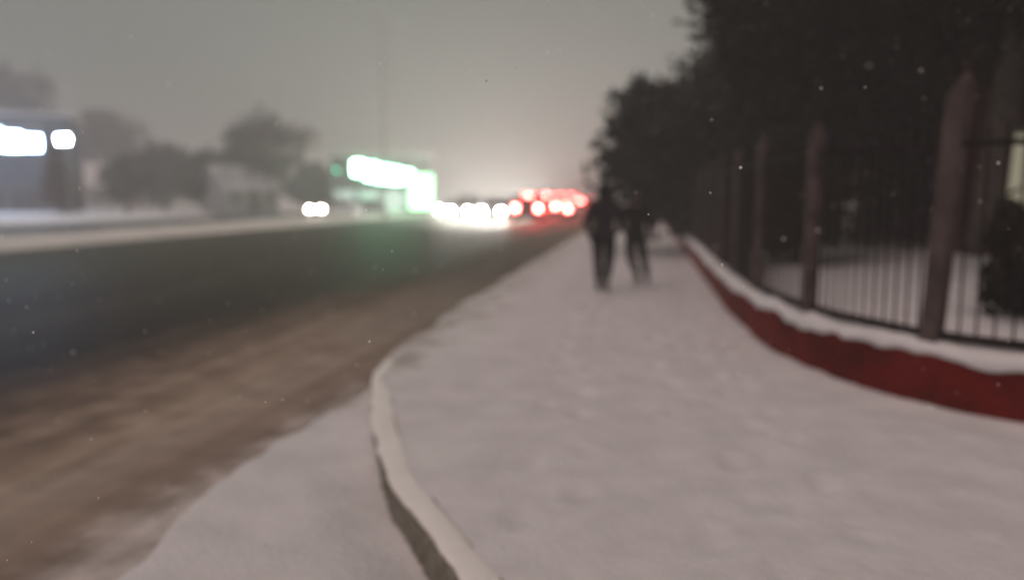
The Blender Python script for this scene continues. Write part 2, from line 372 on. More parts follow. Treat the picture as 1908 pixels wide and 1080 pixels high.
# ------------------------------------------------------------------ red wall and fence
def along(path, prof):
    vs = []; n = len(prof(0, Vector((0, 0, 0))))
    for i, p in enumerate(path):
        t = (path[min(i+1, len(path)-1)] - path[max(i-1, 0)]).normalized(); nr = Vector((t.y, -t.x, 0))
        for o, z in prof(i, p): vs.append(p + nr*o + Vector((0, 0, z)))
    fs = [(j*n+i, (j+1)*n+i, (j+1)*n+i+1, j*n+i+1) for j in range(len(path)-1) for i in range(n-1)]
    fs += [tuple(range(n)), tuple(range((len(path)-1)*n, len(path)*n))[::-1]]
    return vs, fs
def resample(path, step):
    out = [path[0]]; acc = 0
    for a, b_ in zip(path, path[1:]):
        L = (b_-a).length; s = step-acc
        while s <= L:
            out.append(a+(b_-a)*(s/L)); s += step
        acc = L-(s-step)
    return out
wpd = resample(smooth_path([(x, y, 0) for x, y in WALL], 14), 0.06)
# the wall path runs from the near right end; its road side is on the left-hand normal (negative offset)
WH = 0.36
wv, wf = along(wpd, lambda i, p: [(0.004*N(p.x, p.y, 1, 4), -0.06), (0.006*N(p.x, p.y, 1, 5), WH-0.015), (0.015, WH), (0.20, WH), (0.215, WH-0.015), (0.215, -0.06)])
wall = mesh('low_wall', wv, wf, M_redwall)
tag(wall, 'low curved red wall along the snowy pavement with a snow topped edge', 'wall')
def capp(i, p):
    a = 0.042*N(p.x, p.y, 2.2, 1.9) + 0.034*N(p.x, p.y, 4.2, 6.0); h = WH + 0.080 + 0.042*N(p.x, p.y, 3.1, 1.6) + 0.016*N(p.x, p.y, 5.1, 6.0)
    return [(a-0.01, WH-0.025+a), (a-0.035, WH+0.012+a*0.5), (a-0.01, h-0.025), (0.06, h), (0.15, h+0.01), (0.24, h-0.02), (0.245, WH+0.003)]
cv, cf = along(wpd, capp)
mesh('snow_cap', cv, cf, M_snow, parent=wall, smooth=True)

fence = empty('fence', (1.9, 5.9, WH))
tag(fence, 'dark metal railing with pointed posts standing on the low red wall', 'fence')
fpath = [p + Vector((0, 0, 0)) for p in wpd]
def offs(i, o):
    t = (wpd[min(i+1, len(wpd)-1)] - wpd[max(i-1, 0)]).normalized(); return wpd[i] + Vector((t.y, -t.x, 0))*o, t
def nearest(x, y): return min(range(len(wpd)), key=lambda i: (wpd[i].x-x)**2 + (wpd[i].y-y)**2)
FO = Vector(fence.location)
marks = [(5.4, 4.15), (3.4, 5.2), (1.80, 6.55), (1.42, 7.62), (1.20, 9.4), (1.13, 11.3)] + [(1.13, 13.4+2.1*i) for i in range(15)]
marks[2] = (2.03, 6.20); marks[3] = (1.40, 7.62)
idx = [nearest(*m_) for m_ in marks]
for k, i in enumerate(idx):
    p, t = offs(i, 0.10); nr = Vector((t.y, -t.x, 0)); bm = bmesh.new()
    w = 0.066 if k < 4 else 0.05; hgt = (2.38 if k == 2 else 2.16) + rf.uniform(-.04, .04)
    ring = lambda z, s=1.0, sh=(0, 0): [p + t*(a*w*s+sh[0]) + nr*(c*w*s+sh[1]) + Vector((0, 0, z)) for a, c in ((-1, -.75), (1, -.75), (1, .75), (-1, .75))]
    lean = -0.13 if k == 2 else rf.uniform(-.07, .02)
    top = hgt-0.17
    loft(bm, [ring(WH-0.01, 1.12), ring(WH+0.12, 1.12), ring(WH+0.13), ring(top*0.6, 1.0, (lean*.4, 0)), ring(top, 1.05, (lean*.8, 0)), ring(hgt-0.06, 0.62, (lean-0.012, 0)), ring(hgt, 0.12, (lean-0.02, 0))])
    for v in bm.verts: v.co -= FO
    from_bm('post', bm, M_post, fence)
for k in range(len(idx)-1):
    i0, i1 = idx[k], idx[k+1]
    # bars
    bm = bmesh.new(); pos = []
    seg = [offs(i, 0.10)[0] for i in range(min(i0, i1), max(i0, i1)+1)]
    pts = resample(seg, 0.115 if k < 8 else 0.15)[1:]
    for q in pts:
        if min((q-offs(i0, .1)[0]).length, (q-offs(i1, .1)[0]).length) < 0.1: continue
        tube(bm, [q+Vector((0, 0, WH+0.10)), q+Vector((0, 0, 1.94)), q+Vector((0, 0, 2.0))], [0.0095, 0.0095, 0.002], 5)
    for v in bm.verts: v.co -= FO
    from_bm('bar_panel', bm, M_steel, fence)
    for za, zb in ((WH+0.10, WH+0.165), (1.84, 1.88)):
        rv, rfc = along(seg[::2] if len(seg) > 4 else seg, lambda i, p, za=za, zb=zb: [(-0.016, za), (-0.016, zb), (0.016, zb), (0.016, za)])
        n4 = 4; L = len(rv)//n4
        rfc += [(j*n4+3, (j+1)*n4+3, (j+1)*n4, j*n4) for j in range(L-1)]
        mesh('rail', [v-FO for v in rv], rfc, M_steel, fence)

# ------------------------------------------------------------------ vegetation
def tree(kind, loc, h, trunk_r, crown, leafm, label, group=None, nleaf=7000, leaf=0.12, clumps=40, cat='tree', lean=(0, 0), limbs=7, seed=0, cone=False, flat=1.0):
    """crown: (cx, cy, cz, rx, ry, rz) relative to loc"""
    rn = random.Random(seed)
    root = empty(kind, loc); tag(root, label, cat, group)
    cx, cy, cz, rx, ry, rz = crown
    bm = bmesh.new()
    topz = cz + rz*0.55
    tp = [(0, 0, -0.3), (0.02, 0, 0.3), (cx*0.25+0.05, cy*.25, cz*0.45), (cx*0.7, cy*.7, cz), (cx, cy, topz)]
    tube(bm, tp, [trunk_r*1.3, trunk_r, trunk_r*0.8, trunk_r*0.5, trunk_r*0.12], 8)
    cl = []
    for i in range(clumps):
        if cone:
            u = rn.random()**0.75; a = rn.uniform(0, 2*math.pi); rr_ = (1-u)*(0.55+0.45*rn.random())
            c = Vector((cx+rx*rr_*math.cos(a), cy+ry*rr_*math.sin(a), cz-rz+2*rz*u))
            s = 0.20+0.16*(1-u)
        else:
            while True:
                v = Vector((rn.uniform(-1, 1), rn.uniform(-1, 1), rn.uniform(-1, 1)))
                if 0.25 < v.length < 1: break
            v *= (0.92 if v.length > 0.6 else 1.15)
            wob = 0.84 + 0.28*noise.noise(v*1.6+Vector((seed, 0, 0)))
            c = Vector((cx+rx*v.x*wob, cy+ry*v.y*wob, cz+rz*v.z*wob)); s = rn.uniform(0.20, 0.34)
        cl.append((c, s))
    for i in range(limbs):
        c, s = rn.choice(cl); z0 = rn.uniform(cz*0.45, cz)
        k = (z0/cz)
        st = Vector((cx*0.6*k, cy*0.6*k, z0)); mid = st.lerp(c, 0.5)+Vector((0, 0, 0.2*rz*rn.random()))
        tube(bm, [st, mid, c], [trunk_r*0.42, trunk_r*0.28, trunk_r*0.08], 6)
    from_bm('trunk', bm, M_bark, root, smooth=True)
    vs, fs = [], []
    per = nleaf//clumps
    for c, s in cl:
        sx, sy, sz = rx*s, ry*s, rz*s*flat
        for j in range(per):
            d = Vector((rn.gauss(0, .5), rn.gauss(0, .5), rn.gauss(0, .5)))
            p = c + Vector((d.x*sx, d.y*sy, d.z*sz))
            n = Vector((rn.gauss(0, 1), rn.gauss(0, 1), rn.gauss(0, 1)+0.3)).normalized(); a = n.orthogonal().normalized()
            q = Matrix.Rotation(rn.uniform(0, 6.28), 3, n); a = q @ a; b_ = n.cross(a)
            L = leaf*rn.uniform(0.6, 1.4); W = L*rn.uniform(0.3, 0.6)
            k = len(vs); vs += [p-a*L, p-b_*W+a*L*0.1, p+a*L, p+b_*W+a*L*0.1]; fs.append((k, k+1, k+2, k+3))
    mesh('crown', vs, fs, leafm, root)
    return root
G_R = 'dark trees in the yard behind the fence'
tree('evergreen_tree', (2.5, 22, 0.7), 5.2, 0.16, (-1.1, 0, 2.05, 2.9, 2.6, 2.3), M_needle, 'dark green evergreen tree overhanging the pavement behind the two walkers', 'dark trees in the yard behind the fence', 20000, 0.17, 80, seed=3)
TR = [((4.2, 16.5, 0.9), 0.22, (-0.1, 0, 4.9, 3.3, 3.3, 4.2), M_twig, 'tall dark tree beside the overhanging evergreen, its crown leaving the top of the frame'),
      ((4.5, 11.6, 1.1), 0.20, (0.5, 0, 5.0, 3.4, 3.0, 3.2), M_twig, 'tall dark tree rising between the two tallest fence posts'),
      ((8.6, 19.5, 1.2), 0.24, (0, 0, 5.5, 4.2, 4.0, 4.8), M_twig, 'big dark tree deep in the yard behind the brick house corner'),
      ((4.9, 27.0, 1.0), 0.22, (-0.3, 0, 4.2, 3.6, 3.6, 3.7), M_needle, 'dark green tree farthest down the yard behind the overhanging evergreen'),
      ((6.6, 8.2, 1.2), 0.20, (0.2, 0, 4.6, 3.0, 2.6, 3.0), M_twig, 'dark tree standing before the brick house at the right edge')]
for i, (loc, tr_, cr_, m_, lb) in enumerate(TR):
    tree('dark_tree', loc, 8, tr_, cr_, m_, lb, G_R, 22000, 0.20, 90, seed=20+i)
SH = [((2.6, 14.2, 0.4), (0, 0, 0.85, 1.1, 1.5, 0.95), M_shrub, 'brown shrub close behind the railing right of the walkers'),
      ((2.9, 17.6, 0.4), (0, 0, 1.0, 1.3, 1.6, 1.15), M_shrub, 'taller brown shrub behind the railing below the overhanging evergreen'),
      ((2.6, 21.2, 0.4), (0, 0, 1.0, 1.2, 1.7, 1.1), M_needle, 'dark green shrub at the foot of the overhanging evergreen'),
      ((2.8, 25.4, 0.4), (0, 0, 1.1, 1.3, 2.0, 1.2), M_shrub, 'brown shrub beyond the overhanging evergreen'),
      ((4.6, 15.0, 0.8), (0, 0, 1.3, 1.4, 1.3, 1.4), M_shrub, 'tall brown shrub on top of the snowy yard bank'),
      ((5.0, 18.6, 1.0), (0, 0, 1.5, 2.3, 1.5, 1.7), M_shrub, 'broad dark shrub on the yard bank left of the brick house'),
      ((3.5, 7.85, 0.4), (0, 0, 0.55, 0.5, 0.6, 0.6), M_shrub, 'small dark bush just right of the tallest fence post')]
for i, (loc, cr_, m_, lb) in enumerate(SH):
    tree('shrub', loc, 2, 0.035, cr_, m_, lb, 'shrubs behind the railing', 3600, 0.085, 34, 'shrub', limbs=10, seed=50+i)

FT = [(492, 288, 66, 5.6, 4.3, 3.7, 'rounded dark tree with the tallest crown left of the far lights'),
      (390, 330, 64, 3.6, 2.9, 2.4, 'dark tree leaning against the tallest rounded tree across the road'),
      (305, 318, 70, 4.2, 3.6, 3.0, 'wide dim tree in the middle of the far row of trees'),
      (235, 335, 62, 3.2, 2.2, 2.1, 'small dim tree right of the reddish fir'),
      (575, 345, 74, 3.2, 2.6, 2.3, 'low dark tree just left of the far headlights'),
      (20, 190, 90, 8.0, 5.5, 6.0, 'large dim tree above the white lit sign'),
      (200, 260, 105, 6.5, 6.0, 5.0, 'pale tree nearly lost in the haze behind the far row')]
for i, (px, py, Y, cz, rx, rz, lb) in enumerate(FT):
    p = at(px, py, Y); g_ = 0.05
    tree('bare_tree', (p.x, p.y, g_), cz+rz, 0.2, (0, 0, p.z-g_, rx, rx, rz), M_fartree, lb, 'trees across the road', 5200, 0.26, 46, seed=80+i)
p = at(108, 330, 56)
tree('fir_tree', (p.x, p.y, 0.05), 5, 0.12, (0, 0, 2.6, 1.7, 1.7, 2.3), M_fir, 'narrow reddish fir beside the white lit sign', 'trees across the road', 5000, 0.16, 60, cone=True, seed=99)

# ------------------------------------------------------------------ buildings
def window(parent, x0, x1, z0, z1, yf, glass, depth=0.08):
    """window in a wall whose face is the plane y = yf, looking to -y"""
    t = 0.06; bm = bmesh.new()
    box(bm, x0, x1, yf-0.04, yf+0.02, z0, z0+t); box(bm, x0, x1, yf-0.04, yf+0.02, z1-t, z1)
    box(bm, x0, x0+t, yf-0.037, yf+0.02, z0+t, z1-t); box(bm, x1-t, x1, yf-0.037, yf+0.02, z0+t, z1-t)
    xm = (x0+x1)/2; box(bm, xm-0.025, xm+0.025, yf-0.034, yf+0.02, z0+t, z1-t)
    f = from_bm('window', bm, M_wframe, parent)
    from_bm('pane', bx(x0+t, x1-t, yf-0.012, yf-0.004, z0+t, z1-t), glass, f)
    s = from_bm('sill', bx(x0-0.06, x1+0.06, yf-0.10, yf+0.02, z0-0.07, z0-0.003), M_wframe, f)
    return f
def house(loc, rz, w, d, h, rise, wallm, label, wins, door=None, cat='house', roofm=None, group=None):
    root = empty('house', loc, rz); tag(root, label, cat, group)
    bm = bmesh.new(); box(bm, -w/2, w/2, 0, d, -0.5, h)
    for s in (-1, 1):                                    # gables
        x = s*(w/2)
        a = [bm.verts.new(v) for v in ((x, 0, h), (x, d, h), (x, d/2, h+rise*0.93))]
        c = [bm.verts.new(v) for v in ((x-s*0.2, 0, h), (x-s*0.2, d, h), (x-s*0.2, d/2, h+rise*0.93))]
        bm.faces.new(a); bm.faces.new(c[::-1])
        bm.faces.new((a[0], c[0], c[2], a[2])); bm.faces.new((a[1], a[2], c[2], c[1]))
    from_bm('wall', bm, wallm, root)
    o = 0.35; bm = bmesh.new()
    for s in (0, 1):
        y0, y1 = (-o, d/2) if s == 0 else (d+o, d/2)
        zz = h - o*rise/(d/2)
        rr_ = [(-w/2-o, y0, zz), (w/2+o, y0, zz), (w/2+o, y1, h+rise), (-w/2-o, y1, h+rise)]
        loft(bm, [[Vector(v) for v in rr_], [Vector(v)+Vector((0, 0, 0.16)) for v in rr_]])
    rf_ = from_bm('roof', bm, roofm or M_snow, root)
    from_bm('chimney', bx(w*0.2, w*0.2+0.5, d*0.5-0.25, d*0.5+0.25, h+rise*0.6, h+rise+0.9), wallm, rf_)
    for wn in wins: window(root, *wn[:4], -0.0, wn[4])
    if door is not None:
        dd = from_bm('door', bx(door, door+0.95, -0.05, 0.02, 0.0, 2.05), M_wood, root)
        from_bm('handle', bx(door+0.8, door+0.86, -0.10, -0.05, 0.95, 1.08), M_galv, dd)
    return root
house((8.15, 12.9, 0.9), 0, 6.4, 6.0, 3.1, 2.2, M_brick, 'dark red brick house with one dim yellow window at the right edge', [(-3.02, -2.35, -0.05, 1.55, M_wlit), (0.2, 1.3, 0.5, 1.8, M_wdark)], door=-1.2)
p = at(470, 380, 62)
house((p.x, p.y, 0.1), R(50), 4.6, 4.6, 2.1, 1.7, M_plaster, 'small grey house with a pale snowy roof before the tallest rounded tree across the road', [(-1.9, -0.9, 0.8, 1.8, M_wdark), (1.2, 2.0, 0.8, 1.8, M_wdark)], door=-0.3, roofm=mat('thinly_snowed_roof', (0.20, 0.21, 0.22), 0.9, (0.42, 0.43, 0.44), 0.8, 0.3, 8.0), group='houses across the road')
p = at(235, 372, 92)
house((p.x, p.y, 0.1), R(28), 10.0, 7.0, 2.8, 2.6, M_plaster, 'grey house with a snowy roof right of the white lit shop', [(-3.6, -2.4, 0.9, 2.1, M_wdark), (-0.8, 0.4, 0.9, 2.1, M_wdark), (2.6, 3.8, 0.9, 2.1, M_wdark)], door=1.0, group='houses across the road')

def shop(loc, rz, w, d, h, wallm, label, sign, swz, signm, winm, extra=None):
    root = empty('shop', loc, rz); tag(root, label, 'shop')
    from_bm('wall', bx(-w/2, w/2, 0, d, -0.4, h), wallm, root)
    from_bm('roof', bx(-w/2-0.25, w/2+0.25, -0.3, d+0.25, h, h+0.28, bev=0.04), M_snow, root)
    x0, x1, z0, z1 = sign
    s = from_bm('sign_board', bx(x0-0.08, x1+0.08, -0.22, -0.003, z0-0.08, z1+0.08), M_galv, root)
    np_ = 5; pw = (x1-x0)/np_; hh = (z1-z0)*0.62
    for q in range(np_):                                 # lit panels stepping down along the board
        zt = z1 - (z1-z0)*0.38*q/(np_-1); sq = (0.86, 1.0, 1.0, 0.9, 0.7)[q]
        from_bm('sign_face', bx(x0+pw*q+0.06, x0+pw*(q+1)-0.06, -0.26, -0.223, zt-hh*sq, zt), signm, s)
    n = max(2, int(w/2.2)); 
    for i in range(n):
        a = -w/2+0.3+(w-0.6)*i/n; b_ = -w/2+0.3+(w-0.6)*(i+1)/n-0.25
        window(root, a, b_, 0.5 if i != n//2 else 0.05, swz, 0, winm)
    return root
p = at(712, 392, 74)
gs = shop((p.x, p.y, 0.05), R(16), 9.5, 8.0, 5.1, M_plaster, 'shop with a glowing green sign board beyond the crossing', (-2.7, 3.0, 2.3, 4.7), 2.0, M_green, M_shopwin)
# green pillar sign by the road side of the shop
p = at(785, 362, 70)
ps_ = empty('pillar_sign', (p.x, p.y, -0.1), R(12)); tag(ps_, 'upright pale green lit pillar sign between the green shop and the headlights', 'sign')
from_bm('base', bx(-0.9, 0.9, -0.25, 0.25, -0.1, 0.3, bev=0.03), M_galv, ps_)
from_bm('casing', bx(-1.1, 1.1, -0.17, 0.17, 0.3, 3.6, bev=0.03), M_galv, ps_)
from_bm('sign_face', bx(-1.02, 1.02, -0.20, -0.173, 0.45, 3.5), M_green2, ps_)
p = at(20, 386, 62)
shop((p.x, p.y, 0.05), R(30), 9.5, 8, 8.3, M_dplaster, 'dark blue building with a large white lit sign at the left edge', (-4.4, 2.7, 4.9, 7.6), 2.2, M_white, M_wdark)
# floodlight mast
p = at(118, 260, 55)
fm = empty('floodlight_mast', (p.x, p.y, 0)); tag(fm, 'white floodlight on a thin mast above the reddish fir', 'floodlight')
bm = bmesh.new(); tube(bm, [(0, 0.3, -0.3), (0, 0.3, 3), (0, 0.3, p.z+0.3)], [0.09, 0.08, 0.06], 8); from_bm('mast', bm, M_galv, fm)
hd = from_bm('lamp_head', bx(-0.55, 0.55, 0.0, 0.22, p.z-0.32, p.z+0.32, bev=0.03), M_galv, fm)
from_bm('lens', bx(-0.5, 0.5, -0.03, -0.003, p.z-0.26, p.z+0.26), M_flood, hd)

# double armed street lamp, unlit
p = at(717, 390, 52)
sl = empty('street_lamp', (p.x, p.y, -0.1)); tag(sl, 'tall unlit street lamp with two arms fading into the sky', 'street lamp')
M_pale = mat('haze_paled_steel', (0.30, 0.31, 0.29), 0.7, (0.38, 0.39, 0.37), 6.0)  # steel paled: the fade into haze is put into its colour
bm = bmesh.new(); tube(bm, [(0, 0, -0.2), (0, 0, 0.9), (0, 0, 1.0), (0, 0, 12.4)], [0.14, 0.14, 0.10, 0.06], 10); from_bm('pole', bm, M_pale, sl)
for s in (-1, 1):
    bm = bmesh.new(); tube(bm, [(0, 0, 12.3), (s*0.4, 0, 12.75), (s*0.95, 0, 12.9)], [0.05, 0.045, 0.04], 8); from_bm('arm', bm, M_pale, sl)
    bm = bmesh.new()
    loft(bm, [[Vector((s*x, y*k, 12.86+z)) for y, z in ((-.16, -.05), (.16, -.05), (.12, .09), (-.12, .09))] for x, k in ((0.9, .5), (1.05, 1), (1.5, 1), (1.72, .4))])
    from_bm('lamp_head', bm, M_galv, sl)
# traffic light with its green lens lit
p = at(628, 318, 62)
tl = empty('traffic_light', (p.x, p.y, -0.1)); tag(tl, 'traffic light showing a small green light left of the green shop sign', 'traffic light')
bm = bmesh.new(); tube(bm, [(0, 0.12, -0.2), (0, 0.12, p.z+0.9)], [0.07, 0.055], 8); from_bm('pole', bm, M_steel, tl)
hz = p.z + 0.1
hd = from_bm('signal_head', bx(-0.17, 0.17, -0.12, 0.06, hz-0.2, hz+0.85, bev=0.03), M_steel, tl)
for k, m_ in enumerate((M_gdot, M_lens, M_lens)):
    bm = bmesh.new(); tube(bm, [(0, -0.123, hz+0.02+k*0.31), (0, -0.15, hz+0.02+k*0.31)], [0.11, 0.10], 14); from_bm('lens', bm, m_, hd)

# ------------------------------------------------------------------ cars
def car_proto(paint, headm, tailm, tall=0.0):
    root = empty('car')
    def ring(x, w, z0, z1, c=0.12):
        return [Vector((x, y, z)) for y, z in ((-w+c*.5, z0), (w-c*.5, z0), (w, z0+c), (w, z1-c*.9), (w-c, z1), (-w+c, z1), (-w, z1-c*.9), (-w, z0+c))]
    bm = bmesh.new()
    loft(bm, [ring(-2.15, .72, .40, .80+tall*.3), ring(-2.08, .82, .30, .90+tall*.4), ring(-1.6, .88, .24, .97+tall*.4), ring(-.4, .90, .22, .96), ring(.75, .89, .22, .94), ring(1.5, .86, .24, .84), ring(2.0, .80, .28, .74), ring(2.14, .68, .36, .64)])
    # arches are dark wells behind the wheels; roof panel
    def rr(z, x0, x1, w, c=0.18): return [Vector(v) for v in ((x0, -w+c, z), (x0+c, -w, z), (x1-c, -w, z), (x1, -w+c, z), (x1, w-c, z), (x1-c, w, z), (x0+c, w, z), (x0, w-c, z))]
    H_ = 1.40+tall
    loft(bm, [rr(H_-.06, -1.35-tall*.6, .18, .62), rr(H_, -1.28-tall*.6, .10, .58), rr(H_+.04, -1.0-tall*.6, -.1, .45)])
    for sx in (-1, 1):                                   # pillars
        tube(bm, [(-1.95, sx*.80, .93), (-1.36-tall*.6, sx*.62, H_-.05)], [.045, .04], 6)
        tube(bm, [(.92, sx*.80, .93), (.16, sx*.61, H_-.05)], [.04, .035], 6)
        tube(bm, [(-.45, sx*.815, .93), (-.5, sx*.635, H_-.05)], [.04, .035], 6)
    from_bm('body', bm, paint, root)
    bm = bmesh.new(); loft(bm, [rr(.90, -1.93, .90, .79), rr(H_-.062, -1.33-tall*.6, .16, .60)]); from_bm('window', bm, M_glass, root)
    for sx in (-1.32, 1.36):
        for sy in (-1, 1):
            bm = bmesh.new(); tube(bm, [(sx, sy*.70, .32), (sx, sy*.72, .32), (sx, sy*.90, .32), (sx, sy*.92, .32)], [.28, .32, .32, .28], 16)
            wl = from_bm('wheel', bm, M_rubber, root)
            bm = bmesh.new(); tube(bm, [(sx, sy*.921, .32), (sx, sy*.935, .32)], [.20, .17], 12); from_bm('rim', bm, M_rim, wl)
    for sy in (-1, 1):
        bm = bmesh.new(); tube(bm, [(2.06, sy*.60, .62), (2.16, sy*.58, .62), (2.18, sy*.57, .62)], [.13, .125, .09], 12); from_bm('headlight', bm, headm, root)
        bm = bmesh.new(); box(bm, -2.19, -2.08, sy*.68-.11, sy*.68+.11, .66+tall*.3, .86+tall*.5, bev=.02); from_bm('tail_light', bm, tailm, root)
        bm = bmesh.new(); box(bm, .62, .78, sy*.98-.09, sy*.98+.09, .93, 1.07, bev=.03); from_bm('mirror', bm, paint, root)
    from_bm('brake_light', bx(-1.42-tall*.6, -1.36-tall*.6, -.22, .22, 1.27+tall, 1.33+tall), tailm, root)
    from_bm('bumper', bx(2.10, 2.22, -.66, .66, .32, .46, bev=.03), M_rubber, root)
    from_bm('bumper', bx(-2.22, -2.10, -.68, .68, .34, .50, bev=.03), M_rubber, root)
    from_bm('number_plate', bx(-2.235, -2.222, -.26, .26, .37, .47), M_wframe, root)
    return root
oncoming = [(-9.4, 52), (-11.9, 54), (-9.3, 60), (-14.2, 60), (-11.8, 63), (-9.4, 70), (-14.3, 70), (-11.9, 73)]
ON = ['car with blazing headlights at the right end of the oncoming row', 'car with blazing headlights in the middle of the oncoming row, nearest in its lane', 'second car back in the right hand file of oncoming headlights',
      'car with blazing headlights at the left end of the oncoming row', 'second car back in the middle file of oncoming headlights', 'third car back in the right hand file of oncoming headlights',
      'second car back in the left hand file of oncoming headlights', 'third car back in the middle file of oncoming headlights']
protos = {}
def put_car(key, build, x, y, rz, label, group):
    if key not in protos: protos[key] = o = build()
    else: o = copy_tree(protos[key])
    o.location = (x, y, ZR); o.rotation_euler = (0, 0, rz); tag(o, label, 'car', group); return o
for i, ((x, y), lb) in enumerate(zip(oncoming, ON)):
    k = i % 3
    put_car(('on', k), lambda: car_proto(M_paint[k], M_head, M_lens, 0.25 if k == 1 else 0.0), x, y, R(-90)+R(random.uniform(-2, 2)), lb, 'oncoming cars with headlights on')
away = [(-6.9, 50), (-4.2, 55), (-6.8, 58.5), (-4.3, 65), (-6.9, 68), (-4.5, 76), (-7.0, 80)]
AW = ['car with red tail lights nearest to the oncoming headlights', 'car with bright red tail lights nearest the kerb', 'second car back in the inner file of red tail lights', 'second car ahead in the kerb file of red tail lights', 'third car back in the inner file of red tail lights', 'farthest car in the kerb file of red tail lights', 'farthest car in the inner file of red tail lights']
for i, ((x, y), lb) in enumerate(zip(away, AW)):
    k = i % 2
    put_car(('aw', k), lambda: car_proto(M_paint[k+1], M_lens, M_tail, 0.35 if k == 0 else 0.0), x, y, R(90), lb, 'cars driving away with tail lights on')
for x, y in ((-14.3, 80), (-11.8, 84), (-9.4, 80), (-11.9, 94), (-14.2, 92)):
    put_car(('on', 0), None, x, y, R(-90), 'one of the far oncoming cars whose headlights merge into one white glare', 'far oncoming cars in one white glare')
p = at(624, 392, 60)
put_car('dim', lambda: car_proto(M_paint[0], M_headdim, M_lens), p.x, p.y, R(-90-21), 'lone car with two small headlights left of the green shop', 'cars on the far side of the road')
p = at(676, 392, 66)
put_car('dim2', lambda: car_proto(M_paint[1], mat('headlight_misted', (0.9, 0.9, 0.9), 0.3, emit=(0.9, 0.92, 0.88), estr=10.0), M_lens), p.x, p.y, R(-90-20), 'car with faint headlights just below the green sign', 'cars on the far side of the road')

